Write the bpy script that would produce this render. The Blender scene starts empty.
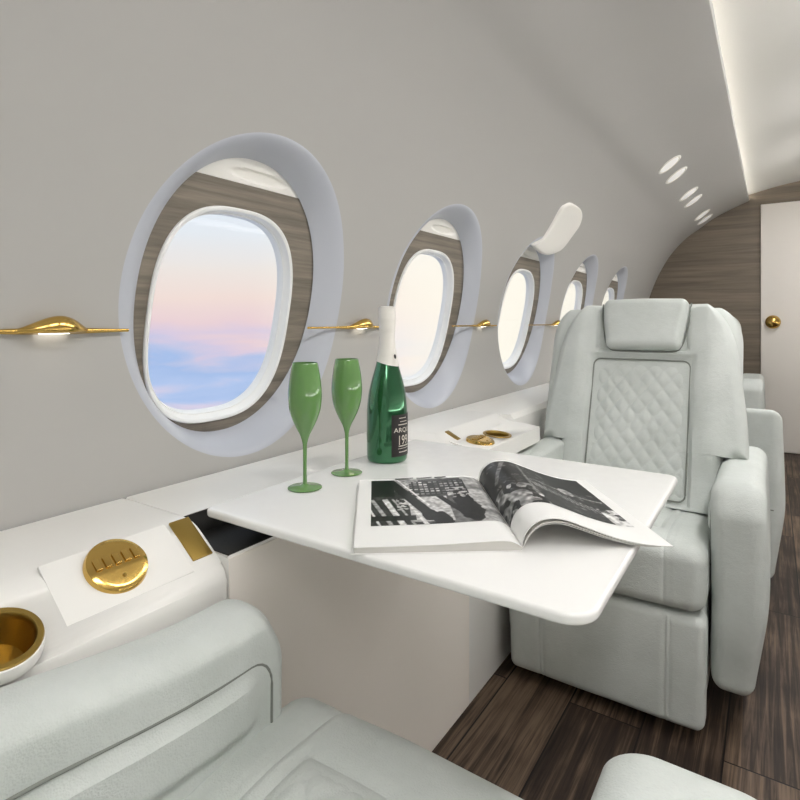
import bpy, bmesh, math, random
from math import sin, cos, pi, radians, sqrt, atan2
from mathutils import Vector, Matrix, noise
random.seed(4)
SC = bpy.context.scene
COL = SC.collection
H = 1.0                                   # eye height above the floor; Z below is given relative to the floor

# ------------------------------------------------------------------ materials
def srgb(r, g, b):
    f = lambda c: (c/255/12.92) if c/255 <= .04045 else ((c/255+.055)/1.055)**2.4
    return (f(r), f(g), f(b), 1)

def new_mat(name):
    m = bpy.data.materials.new(name); m.use_nodes = True
    nt = m.node_tree; b = nt.nodes['Principled BSDF']
    return m, nt, b

def N(nt, typ, **kw):
    n = nt.nodes.new(typ)
    for k, v in kw.items():
        if k in ('operation', 'blend_type', 'data_type', 'noise_dimensions', 'feature', 'attribute_name', 'interpolation', 'wave_type', 'bands_direction'):
            setattr(n, k, v)
        else:
            n.inputs[k].default_value = v
    return n

def plain(name, col, rough=.5, metal=0, spec=.5, bump=0, bscale=200, **kw):
    m, nt, b = new_mat(name)
    b.inputs['Base Color'].default_value = col
    b.inputs['Roughness'].default_value = rough
    b.inputs['Metallic'].default_value = metal
    b.inputs['Specular IOR Level'].default_value = spec
    for k, v in kw.items(): b.inputs[k].default_value = v
    tc = nt.nodes.new('ShaderNodeTexCoord')
    no = N(nt, 'ShaderNodeTexNoise', Scale=bscale, Detail=4.0)
    nt.links.new(tc.outputs['Object'], no.inputs['Vector'])
    # faint wear in the gloss keeps large surfaces from looking plastic
    mr = N(nt, 'ShaderNodeMapRange'); mr.inputs['To Min'].default_value = max(0, rough-.05); mr.inputs['To Max'].default_value = min(1, rough+.05)
    nt.links.new(no.outputs['Fac'], mr.inputs['Value']); nt.links.new(mr.outputs['Result'], b.inputs['Roughness'])
    if bump:
        bp = N(nt, 'ShaderNodeBump', Strength=bump, Distance=.002)
        nt.links.new(no.outputs['Fac'], bp.inputs['Height']); nt.links.new(bp.outputs['Normal'], b.inputs['Normal'])
    return m

def leather_mat():
    m, nt, b = new_mat('pale_leather')
    tc = nt.nodes.new('ShaderNodeTexCoord')
    n1 = N(nt, 'ShaderNodeTexNoise', Scale=9.0, Detail=5.0, Roughness=.6)
    n2 = N(nt, 'ShaderNodeTexNoise', Scale=70.0, Detail=5.0, Roughness=.7)
    vo = N(nt, 'ShaderNodeTexVoronoi', Scale=420.0)
    for n in (n1, n2, vo): nt.links.new(tc.outputs['Object'], n.inputs['Vector'])
    cr = nt.nodes.new('ShaderNodeValToRGB')
    cr.color_ramp.elements[0].color = srgb(198, 203, 198); cr.color_ramp.elements[0].position = .3
    cr.color_ramp.elements[1].color = srgb(211, 215, 211); cr.color_ramp.elements[1].position = .7
    nt.links.new(n1.outputs['Fac'], cr.inputs['Fac']); nt.links.new(cr.outputs['Color'], b.inputs['Base Color'])
    b.inputs['Roughness'].default_value = .5; b.inputs['Specular IOR Level'].default_value = .35
    add = N(nt, 'ShaderNodeMath', operation='MULTIPLY_ADD'); add.inputs[1].default_value = .25
    nt.links.new(vo.outputs['Distance'], add.inputs[0]); nt.links.new(n2.outputs['Fac'], add.inputs[2])
    bp = N(nt, 'ShaderNodeBump', Strength=.35, Distance=.004)
    nt.links.new(add.outputs[0], bp.inputs['Height']); nt.links.new(bp.outputs['Normal'], b.inputs['Normal'])
    return m

def grain_mat(name, c0, c1, scale=(1.2, 1.2, 26), rough=.5, coord='Object'):
    """wood veneer whose grain runs across Z"""
    m, nt, b = new_mat(name)
    tc = nt.nodes.new('ShaderNodeTexCoord'); mp = nt.nodes.new('ShaderNodeMapping')
    mp.inputs['Scale'].default_value = scale
    nt.links.new(tc.outputs[coord], mp.inputs['Vector'])
    n1 = N(nt, 'ShaderNodeTexNoise', Scale=2.0, Detail=7.0, Roughness=.62, Distortion=.5)
    n2 = N(nt, 'ShaderNodeTexNoise', Scale=9.0, Detail=5.0, Roughness=.7)
    nt.links.new(mp.outputs['Vector'], n1.inputs['Vector']); nt.links.new(mp.outputs['Vector'], n2.inputs['Vector'])
    mx = N(nt, 'ShaderNodeMath', operation='MULTIPLY_ADD'); mx.inputs[1].default_value = .35
    nt.links.new(n2.outputs['Fac'], mx.inputs[0]); nt.links.new(n1.outputs['Fac'], mx.inputs[2])
    cr = nt.nodes.new('ShaderNodeValToRGB')
    cr.color_ramp.elements[0].color = c0; cr.color_ramp.elements[0].position = .48
    cr.color_ramp.elements[1].color = c1; cr.color_ramp.elements[1].position = .86
    nt.links.new(mx.outputs[0], cr.inputs['Fac']); nt.links.new(cr.outputs['Color'], b.inputs['Base Color'])
    b.inputs['Roughness'].default_value = rough
    bp = N(nt, 'ShaderNodeBump', Strength=.15, Distance=.002)
    nt.links.new(mx.outputs[0], bp.inputs['Height']); nt.links.new(bp.outputs['Normal'], b.inputs['Normal'])
    return m

def floor_mat():
    m, nt, b = new_mat('dark_plank_floor')
    tc = nt.nodes.new('ShaderNodeTexCoord')
    mp = nt.nodes.new('ShaderNodeMapping')            # brick rows run along the cabin
    mp.inputs['Rotation'].default_value = (0, 0, radians(90)); mp.inputs['Location'].default_value = (1.277, .4427, 0)
    nt.links.new(tc.outputs['Object'], mp.inputs['Vector'])
    mp.inputs['Location'].default_value = (0, 0, 0)
    sep = nt.nodes.new('ShaderNodeSeparateXYZ'); nt.links.new(tc.outputs['Object'], sep.inputs[0])
    cmb = nt.nodes.new('ShaderNodeCombineXYZ')
    ax = N(nt, 'ShaderNodeMath', operation='ADD'); ax.inputs[1].default_value = -.42 + 10.5
    ay = N(nt, 'ShaderNodeMath', operation='ADD'); ay.inputs[1].default_value = .4427 + 17.5
    nt.links.new(sep.outputs['Y'], ax.inputs[0]); nt.links.new(sep.outputs['X'], ay.inputs[0])
    nt.links.new(ax.outputs[0], cmb.inputs['X']); nt.links.new(ay.outputs[0], cmb.inputs['Y'])
    br = nt.nodes.new('ShaderNodeTexBrick')
    br.offset = .42; br.offset_frequency = 2
    br.inputs['Scale'].default_value = 1; br.inputs['Brick Width'].default_value = .85; br.inputs['Row Height'].default_value = .175
    br.inputs['Mortar Size'].default_value = .0022; br.inputs['Mortar Smooth'].default_value = .2; br.inputs['Bias'].default_value = 0
    br.inputs['Color1'].default_value = (0, 0, 0, 1); br.inputs['Color2'].default_value = (1, 1, 1, 1); br.inputs['Mortar'].default_value = (.5, .5, .5, 1)
    nt.links.new(cmb.outputs[0], br.inputs['Vector'])
    # grain, shifted from plank to plank
    ms = nt.nodes.new('ShaderNodeVectorMath'); ms.operation = 'MULTIPLY_ADD'
    nt.links.new(br.outputs['Color'], ms.inputs[0]); ms.inputs[1].default_value = (3, 5, 7); 
    sc = nt.nodes.new('ShaderNodeMapping'); sc.inputs['Scale'].default_value = (85, 2.6, 1)
    nt.links.new(tc.outputs['Object'], sc.inputs['Vector']); nt.links.new(sc.outputs[0], ms.inputs[2])
    n1 = N(nt, 'ShaderNodeTexNoise', Scale=1.0, Detail=7.0, Roughness=.65, Distortion=.6)
    nt.links.new(ms.outputs[0], n1.inputs['Vector'])
    n2 = N(nt, 'ShaderNodeTexNoise', Scale=4.5, Detail=4.0)
    nt.links.new(tc.outputs['Object'], n2.inputs['Vector'])
    a = N(nt, 'ShaderNodeMath', operation='MULTIPLY_ADD'); a.inputs[1].default_value = .45
    nt.links.new(n2.outputs['Fac'], a.inputs[0]); nt.links.new(n1.outputs['Fac'], a.inputs[2])
    a2 = N(nt, 'ShaderNodeMath', operation='MULTIPLY_ADD'); a2.inputs[1].default_value = .14
    nt.links.new(br.outputs['Color'], a2.inputs[0]); nt.links.new(a.outputs[0], a2.inputs[2])
    cr = nt.nodes.new('ShaderNodeValToRGB')
    e = cr.color_ramp.elements
    e[0].color = srgb(27, 20, 16); e[0].position = .55
    e[1].color = srgb(116, 97, 80); e[1].position = 1.02
    k = e.new(.76); k.color = srgb(56, 44, 36)
    nt.links.new(a2.outputs[0], cr.inputs['Fac'])
    mx = nt.nodes.new('ShaderNodeMix'); mx.data_type = 'RGBA'
    nt.links.new(br.outputs['Fac'], mx.inputs['Factor']); nt.links.new(cr.outputs['Color'], mx.inputs['A'])
    mx.inputs['B'].default_value = srgb(14, 10, 8)
    nt.links.new(mx.outputs['Result'], b.inputs['Base Color'])
    b.inputs['Roughness'].default_value = .55; b.inputs['Specular IOR Level'].default_value = .3
    hs = N(nt, 'ShaderNodeMath', operation='SUBTRACT')
    nt.links.new(n1.outputs['Fac'], hs.inputs[0]); nt.links.new(br.outputs['Fac'], hs.inputs[1])
    bp = N(nt, 'ShaderNodeBump', Strength=.3, Distance=.003)
    nt.links.new(hs.outputs[0], bp.inputs['Height']); nt.links.new(bp.outputs['Normal'], b.inputs['Normal'])
    return m

def emit_mat(name, col, strength):
    m, nt, b = new_mat(name)
    b.inputs['Base Color'].default_value = (.8, .8, .8, 1)
    b.inputs['Emission Color'].default_value = col; b.inputs['Emission Strength'].default_value = strength
    return m

def glass_mat():
    m = bpy.data.materials.new('window_glass'); m.use_nodes = True
    nt = m.node_tree; nt.nodes.clear()
    out = nt.nodes.new('ShaderNodeOutputMaterial'); mix = nt.nodes.new('ShaderNodeMixShader')
    tr = nt.nodes.new('ShaderNodeBsdfTransparent'); gl = nt.nodes.new('ShaderNodeBsdfGlossy'); fr = nt.nodes.new('ShaderNodeLayerWeight')
    tr.inputs['Color'].default_value = (.98, .985, .99, 1)
    gl.inputs['Roughness'].default_value = .04; fr.inputs['Blend'].default_value = .5
    pw_ = N(nt, 'ShaderNodeMath', operation='POWER'); pw_.inputs[1].default_value = 5; nt.links.new(fr.outputs['Facing'], pw_.inputs[0])
    ml = N(nt, 'ShaderNodeMath', operation='MULTIPLY_ADD'); ml.inputs[1].default_value = .25; ml.inputs[2].default_value = .004; nt.links.new(pw_.outputs[0], ml.inputs[0])
    nt.links.new(ml.outputs[0], mix.inputs[0]); nt.links.new(tr.outputs[0], mix.inputs[1]); nt.links.new(gl.outputs[0], mix.inputs[2])
    nt.links.new(mix.outputs[0], out.inputs['Surface'])
    return m

def print_mat():
    m, nt, b = new_mat('halftone_print')
    at = nt.nodes.new('ShaderNodeVertexColor'); at.layer_name = 'ink'
    nt.links.new(at.outputs['Color'], b.inputs['Base Color'])
    b.inputs['Roughness'].default_value = .4
    return m

M = dict(
    wall=plain('satin_wall_panel', srgb(180, 178, 174), .45, spec=.3, bscale=60),
    ceiling=plain('ceiling_panel', srgb(200, 198, 192), .6, spec=.2),
    surround=plain('daylight_tinted_reveal', srgb(188, 191, 199), .35, spec=.3, bscale=60),  # blue cast of the daylight put into the reveal colour
    white=plain('white_lacquer', srgb(236, 234, 229), .32, spec=.35, bscale=50),
    warm_bounce=plain('warm_bounce_lacquer', srgb(245, 238, 229), .4, spec=.3, bscale=50),  # warm floor bounce put into the colour of the panel below the table
    table=plain('white_table_lacquer', srgb(240, 239, 236), .22, spec=.4, bscale=40),
    shade=plain('white_shade_plastic', srgb(236, 233, 226), .5),
    frame=plain('white_window_frame', srgb(240, 240, 238), .4),
    gold=plain('polished_gold', srgb(208, 172, 96), .17, metal=1, bscale=90),
    goldb=plain('brushed_gold', srgb(170, 142, 76), .34, metal=1, bscale=400, bump=.15),
    dark=plain('black_slot_lining', srgb(40, 39, 37), .6),
    leather=leather_mat(),
    piping=plain('grey_piping', srgb(128, 131, 124), .6),
    pedestal=plain('dark_seat_pedestal', srgb(50, 48, 45), .5),
    veneer=grain_mat('grey_brown_veneer', srgb(98, 90, 79), srgb(142, 132, 118)),
    bulk=grain_mat('bulkhead_veneer', srgb(98, 88, 75), srgb(132, 119, 103), scale=(.55, .55, 13)),
    floor=floor_mat(),
    door=plain('cream_door_paint', srgb(232, 226, 218), .45, bscale=60),
    bottle=plain('dark_green_glass', srgb(50, 110, 72), .12, metal=.75, spec=.9, **{'Coat Weight': .6, 'Coat Roughness': .03}),
    foil=plain('white_foil', srgb(232, 228, 220), .35),
    label=plain('black_label', srgb(30, 26, 25), .5),
    ink=plain('cream_label_ink', srgb(215, 208, 196), .5),
    flute=plain('green_flute_glass', srgb(100, 142, 80), .1, spec=.6, **{'Coat Weight': .3, 'Coat Roughness': .03}),
    paper=plain('magazine_paper', srgb(240, 239, 236), .35, spec=.3),
    pagecut=plain('paper_edges', srgb(205, 203, 197), .7, bscale=300),
    print=print_mat(),
    glass=glass_mat(),
    cove=emit_mat('cove_led', (1, .97, .92, 1), 34.0),
    lamp=emit_mat('fill_diffuser', (1, .99, .985, 1), 14.8),
    ledge=emit_mat('ledge_fill_led', (1, .985, .97, 1), 14.0),
    spot=plain('white_spot_lens', srgb(240, 238, 232), .3, **{'Emission Color': (1, .98, .95, 1), 'Emission Strength': .25}),
    wlamp=emit_mat('wall_lamp_lens', (1, .93, .8, 1), 12.0),
)

# ------------------------------------------------------------------ object helpers
def link(name, me, mat=None, parent=None, loc=None):
    o = bpy.data.objects.new(name, me); COL.objects.link(o)
    if mat is not None: me.materials.append(mat)
    if parent is not None: o.parent = parent
    if loc is not None: o.location = loc
    return o

def mesh(name, v, f, mat, parent=None, smooth=True, loc=None, mats=None, fmats=None):
    me = bpy.data.meshes.new(name); me.from_pydata([tuple(p) for p in v], [], [tuple(x) for x in f]); me.update()
    bm = bmesh.new(); bm.from_mesh(me); bmesh.ops.recalc_face_normals(bm, faces=bm.faces); bm.to_mesh(me); bm.free()
    if smooth:
        for p in me.polygons: p.use_smooth = True
        try: me.set_sharp_from_angle(angle=radians(38))
        except Exception: pass
    return link(name, me, mat, parent, loc)

def from_bm(name, bm, mat, parent=None, smooth=True, ang=38, loc=None):
    bmesh.ops.recalc_face_normals(bm, faces=bm.faces)
    me = bpy.data.meshes.new(name); bm.to_mesh(me); bm.free()
    if smooth:
        for p in me.polygons: p.use_smooth = True
        me.set_sharp_from_angle(angle=radians(ang))
    return link(name, me, mat, parent, loc)

def thing(name, label, cat, loc=(0, 0, 0), rz=0, group=None):
    o = bpy.data.objects.new(name, None); COL.objects.link(o); o.empty_display_size = .05
    o.location = loc; o.rotation_euler = (0, 0, rz)
    o['label'] = label; o['category'] = cat
    if group: o['group'] = group
    return o

def struct(o, label=None):
    o['kind'] = 'structure'
    if label: o['label'] = label
    return o

def rbox(x0, x1, y0, y1, z0, z1, r, nr=4, n=(6, 6, 6), fn=None):
    """rounded box with an even quad grid; fn deforms every vertex"""
    lo = (x0, y0, z0); hi = (x1, y1, z1)
    r = min(r, (x1-x0)/2*.999, (y1-y0)/2*.999, (z1-z0)/2*.999)
    ax = []
    for i in range(3):
        a = [lo[i] + r*(1-math.tan(radians(45)*(1-k/nr))) for k in range(nr)]
        m = [lo[i]+r + (hi[i]-lo[i]-2*r)*k/n[i] for k in range(n[i]+1)]
        b = [hi[i] - r*(1-math.tan(radians(45)*(k+1)/nr)) for k in range(nr)]
        ax.append(a+m+b)
    V = []; F = []; idx = {}
    def vid(p):
        k = tuple(round(c, 7) for c in p)
        if k not in idx: idx[k] = len(V); V.append(p)
        return idx[k]
    for d in range(3):
        u, w = (d+1) % 3, (d+2) % 3
        for side in (0, 1):
            for i in range(len(ax[u])-1):
                for j in range(len(ax[w])-1):
                    q = []
                    for (a, b) in ((i, j), (i+1, j), (i+1, j+1), (i, j+1)):
                        p = [0, 0, 0]; p[d] = (lo, hi)[side][d]; p[u] = ax[u][a]; p[w] = ax[w][b]; q.append(vid(tuple(p)))
                    F.append(q if side else q[::-1])
    out = []
    for p in V:
        c = [min(max(p[i], lo[i]+r), hi[i]-r) for i in range(3)]
        d = Vector(p)-Vector(c)
        q = Vector(c) + (d.normalized()*r if d.length > 1e-9 else d)
        out.append(q)
    if fn: out = [Vector(fn(q)) for q in out]
    return out, F

def prism(pts, d0, d1, axis='z', bev=0, seg=3):
    """2-D outline pushed along an axis; pts are (x,y), (y,z) or (x,z)"""
    bm = bmesh.new()
    def P(a, b, d): return {'z': (a, b, d), 'x': (d, a, b), 'y': (a, d, b)}[axis]
    v0 = [bm.verts.new(P(a, b, d0)) for a, b in pts]; v1 = [bm.verts.new(P(a, b, d1)) for a, b in pts]
    f0 = bm.faces.new(v0); f1 = bm.faces.new(v1[::-1])
    n = len(pts)
    for i in range(n): bm.faces.new((v0[i], v0[(i+1) % n], v1[(i+1) % n], v1[i]))
    if bev:
        es = list(set(f0.edges) | set(f1.edges))
        bmesh.ops.bevel(bm, geom=es, offset=bev, segments=seg, profile=.5, affect='EDGES', clamp_overlap=True)
    return bm

def round_rect(x0, x1, y0, y1, r, n=8):
    rs = r if isinstance(r, (list, tuple)) else (r,)*4      # order: (x1,y1) (x0,y1) (x0,y0) (x1,y0)
    out = []
    for (cx, cy, a, rr) in ((x1, y1, 0, rs[0]), (x0, y1, 90, rs[1]), (x0, y0, 180, rs[2]), (x1, y0, 270, rs[3])):
        sx = -1 if cx == x1 else 1; sy = -1 if cy == y1 else 1
        for k in range(n+1):
            t = radians(a+90*k/n); out.append((cx+sx*rr+rr*cos(t), cy+sy*rr+rr*sin(t)))
    return out

def lathe(prof, n=48):
    v = []; f = []
    for (r, z) in prof:
        for k in range(n): v.append((r*cos(2*pi*k/n), r*sin(2*pi*k/n), z))
    for i in range(len(prof)-1):
        for k in range(n):
            f.append((i*n+k, i*n+(k+1) % n, (i+1)*n+(k+1) % n, (i+1)*n+k))
    return v, f

def tube(path, r, n=10, closed=False, cap=True):
    P = [Vector(p) for p in path]; v = []; f = []; m = len(P)
    up = Vector((0.123, .2, .97)).normalized()
    for i in range(m):
        a = P[(i-1) % m] if (closed or i > 0) else P[i]; b = P[(i+1) % m] if (closed or i < m-1) else P[i]
        t = (b-a).normalized(); s = t.cross(up)
        if s.length < 1e-3: s = t.cross(Vector((1, 0, 0)))
        s.normalize(); w = s.cross(t)
        rr = r[i] if isinstance(r, list) else r
        for k in range(n): v.append(P[i]+s*rr*cos(2*pi*k/n)+w*rr*sin(2*pi*k/n))
    for i in range(m if closed else m-1):
        for k in range(n):
            j = (i+1) % m; f.append((i*n+k, i*n+(k+1) % n, j*n+(k+1) % n, j*n+k))
    if cap and not closed: f.append(tuple(range(n))[::-1]); f.append(tuple((m-1)*n+k for k in range(n)))
    return v, f

def slab(x0, x1, y0, y1, rs, z0, z1, bev, n=10, m=5):
    """flat rounded-rectangle slab with a rounded edge"""
    lay = [(bev*(1-sin(pi/2*k/m)), z0+bev*(1-cos(pi/2*k/m))) for k in range(m+1)]
    lay += [(bev*(1-cos(pi/2*k/m)), z1-bev*(1-sin(pi/2*k/m))) for k in range(m+1)]
    V = []; F = []; c = 0
    for d, z in lay:
        pts = round_rect(x0+d, x1-d, y0+d, y1-d, [max(.001, r-d) for r in rs], n); c = len(pts)
        V += [(x, y, z) for x, y in pts]
    for i in range(len(lay)-1):
        for k in range(c): F.append((i*c+k, i*c+(k+1) % c, (i+1)*c+(k+1) % c, (i+1)*c+k))
    F.append(tuple(range(c))[::-1]); F.append(tuple((len(lay)-1)*c+k for k in range(c)))
    return V, F
def smoothstep(a, b, x):
    t = min(1, max(0, (x-a)/(b-a))); return t*t*(3-2*t)

def catmull(P, n=14):
    P = [Vector(p) for p in P]; Q = [2*P[0]-P[1]]+P+[2*P[-1]-P[-2]]; out = []
    for i in range(1, len(Q)-2):
        a, b, c, d = Q[i-1:i+3]
        for k in range(n):
            t = k/n; out.append(.5*((2*b)+(c-a)*t+(2*a-5*b+4*c-d)*t*t+(3*b-a-3*c+d)*t**3))
    out.append(P[-1]); return out

# ------------------------------------------------------------------ cabin shell
YB, YF = -1.2, 5.18                         # rear and front ends of the cabin
XC = .35                                    # centre line
PROF = [(-.932, -.312), (-.933, -.28), (-.935, -.18), (-.931, -.07), (-.922, .02), (-.902, .12), (-.871, .233), (-.807, .397),
        (-.717, .558), (-.607, .686), (-.51, .759), (-.394, .841), (-.28, .900), (-.155, .953)]
CURVE = catmull([(a, b+H) for a, b in PROF], 16)
LEN = [0]
for a, b in zip(CURVE[:-1], CURVE[1:]): LEN.append(LEN[-1]+(b-a).length)
def at_s(s):
    s = min(max(s, 0), LEN[-1])
    lo, hi = 0, len(LEN)-1
    while hi-lo > 1:
        m = (lo+hi)//2
        if LEN[m] <= s: lo = m
        else: hi = m
    t = (s-LEN[lo])/(LEN[hi]-LEN[lo]); return CURVE[lo].lerp(CURVE[hi], t)
def n_s(s):
    d = at_s(s+.01)-at_s(s-.01); d.normalize(); return Vector((d.y, 0, -d.x))
def s_of_z(z):
    lo, hi = 0, LEN[-1]
    for _ in range(40):
        m = (lo+hi)/2
        if at_s(m).y < z: lo = m
        else: hi = m
    return lo
ST = s_of_z(H+.47)
S_BOT, S_TOP = s_of_z(H-.284), s_of_z(H+.374)
SCEN, SH = (S_BOT+S_TOP)/2, (S_TOP-S_BOT)/2
HY = .290
FDY = .020                                   # the reveal flares a little more on its forward side
WIN_Y = [.787+.787*k for k in range(-1, 5)]
BAYW = .787
def se(th, a, b, p=2.0):
    c, s = cos(th), sin(th)
    return (a*math.copysign(abs(c)**(2/p), c), b*math.copysign(abs(s)**(2/p), s))

V = []; F = []; NV = []
def wv(y, s):
    p = at_s(s); V.append((p.x, y, p.y)); n = n_s(s); NV.append((n.x, 0, n.z)); return len(V)-1
def wall_grid(y0, y1, s0, s1, ny, ns):
    g = [[wv(y0+(y1-y0)*i/ny, s0+(s1-s0)*j/ns) for j in range(ns+1)] for i in range(ny+1)]
    for i in range(ny):
        for j in range(ns): F.append((g[i][j], g[i+1][j], g[i+1][j+1], g[i][j+1]))
yb0, yb1 = WIN_Y[0]-BAYW/2, WIN_Y[-1]+BAYW/2
wall_grid(YB, yb0, 0, ST, 2, 40); wall_grid(yb1, YF, 0, ST, 2, 40); wall_grid(YB, YF, ST, LEN[-1], 8, 60)
NA = 128
for yc in WIN_Y:
    angs = [2*pi*k/NA for k in range(NA)]
    ca = [atan2(sy, sx) % (2*pi) for sx, sy in ((BAYW/2, ST-SCEN), (-BAYW/2, ST-SCEN), (-BAYW/2, -SCEN), (BAYW/2, -SCEN))]
    for c in ca:
        k = min(range(NA), key=lambda i: abs(angs[i]-c)); angs[k] = c
    rings = []
    for q in range(9):
        ring = []
        for th in angs:
            c, s = cos(th), sin(th)
            lim = min((BAYW/2)/max(abs(c), 1e-9), ((ST-SCEN) if s > 0 else SCEN)/max(abs(s), 1e-9))
            ox, oy = c*lim, s*lim
            ro = 1/sqrt((c/HY)**2+(s/SH)**2)
            w = q/8
            ring.append(wv(yc+ox*(1-w)+(c*ro+FDY)*w, SCEN+oy*(1-w)+s*ro*w))
        rings.append(ring)
    for a, b in zip(rings[:-1], rings[1:]):
        for k in range(NA): F.append((a[k], a[(k+1) % NA], b[(k+1) % NA], b[k]))
# lip and trough of the cove
lipn = []
for (x, z) in ((-.155, .953), (-.149, .961), (-.163, .967), (-.20, .947), (-.228, .934), (-.34, .928), (-.36, 1.0)):
    a = len(V); V.append((x, YB, z+H)); V.append((x, YF, z+H)); NV += [(0, 0, 0)]*2; lipn.append(a)
for a, b in zip(lipn[:-1], lipn[1:]): F.append((a, a+1, b+1, b))
me = bpy.data.meshes.new('wall_left'); me.from_pydata(V, [], F); me.update()
for p in me.polygons: p.use_smooth = True
me.normals_split_custom_set_from_vertices(NV)
struct(link('wall_left', me, M['wall']), 'curved pale grey cabin side wall with oval windows')

# ceiling (shallow arch) with both coves, right wall
ctop = [(-.36, .958), (-.30, .968), (-.22, .985), (-.151, 1.003), (.019, 1.043), (.176, 1.067), (.35, 1.076)]
cc = [(p.x, p.y) for p in catmull(ctop, 8)]
cc = cc + [(2*XC-x, z) for x, z in cc[-2::-1]]
v = []; f = []
for (x, z) in cc: v += [(x, YB, z+H), (x, YF, z+H)]
for i in range(len(cc)-1): f.append((2*i, 2*i+1, 2*i+3, 2*i+2))
struct(mesh('ceiling', v, f, M['ceiling']), 'shallow arched pale ceiling panel beside the light cove')
rp = [(p.x, p.y) for p in CURVE] + [(-.149, .961+H), (-.163, .967+H), (-.20, .947+H), (-.228, .934+H), (-.34, .928+H), (-.36, 1.0+H)]
rp = [(-.80, 0)] + rp
v = []; f = []
for (x, z) in rp: v += [(2*XC-x, YB, z), (2*XC-x, YF, z)]
for i in range(len(rp)-1): f.append((2*i, 2*i+1, 2*i+3, 2*i+2))
struct(mesh('wall_right', v, f, M['wall']), 'curved pale cabin side wall across the aisle')
# led strips lying in the troughs
def cove_strip(x):
    bm = prism(round_rect(x-.045, x-.01, H+.936, H+.944, .003, 2), YB+.05, YF-.03, 'y')
    return from_bm('trim_1' if x < 0 else 'trim_2', bm, M['cove'])
struct(cove_strip(-.25), 'glowing light strip in the ceiling cove')
struct(cove_strip(2*XC+.25+.055), 'light strip in the far ceiling cove')

# ledge along the far side wall with an unseen up-light added to brighten the cabin
v, f = rbox(1.36, 1.63, YB+.003, YF-.003, .62, .70, .012, 3, (2, 2, 2))
struct(mesh('trim_3', v, f, M['white']), 'white ledge along the far side wall')
v, f = rbox(1.375, 1.425, YB+.01, YF-.03, .70, .725, .008, 3, (2, 2, 2))
struct(mesh('trim_4', v, f, M['ledge']), 'unseen fill light strip added on the far side ledge')

# floor, bulkheads
v, f = rbox(-.93, 2*XC+.93, YB-.05, YF+.05, -.05, 0, .002, 1, (1, 1, 1))
struct(mesh('floor', v, f, M['floor'], smooth=False), 'dark brown wood plank floor')
def bulkhead(name, y0, y1, mat):
    out = [(p.x-.03, p.y) for p in CURVE[:-40]] + [(-.36, H+.99)] + [(x, z+H+.02) for x, z in cc if -.36 <= x <= 2*XC+.36] + \
          [(2*XC+.36, H+.99)] + [(2*XC-p.x+.03, p.y) for p in CURVE[:-40][::-1]] + [(2*XC+.88, 0), (-.88, 0)]
    return from_bm(name, prism(out, y0, y1, 'y'), mat, smooth=False)
struct(bulkhead('wall_front', YF, YF+.04, M['bulk']), 'grey brown wood veneer bulkhead with horizontal grain')
struct(bulkhead('wall_rear', YB-.04, YB, M['wall']), 'pale bulkhead behind the seats')

# door with knob
d = struct(thing('door_1', 'cream white door in the wooden bulkhead with a round gold knob', 'door', (0, YF, 0)))
del d['category']
from_bm('door_panel', prism(round_rect(-.073, .773, .004, H+.914, .004, 3), -.022, -.001, 'y', .003), M['door'], d)
v, f = lathe([(0, .042), (.008, .0415), (.016, .038), (.025, .030), (.032, .022), (.034, .016), (.030, .010), (.014, .008), (.013, .001), (.030, .001), (.030, -.001), (0, -.001)], 32)
k = mesh('door_knob', v, f, M['gold'], d); k.rotation_euler = (radians(90), 0, 0); k.location = (.006, -.0225, H); k.scale = (1.5, 1.5, 1.3)

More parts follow.
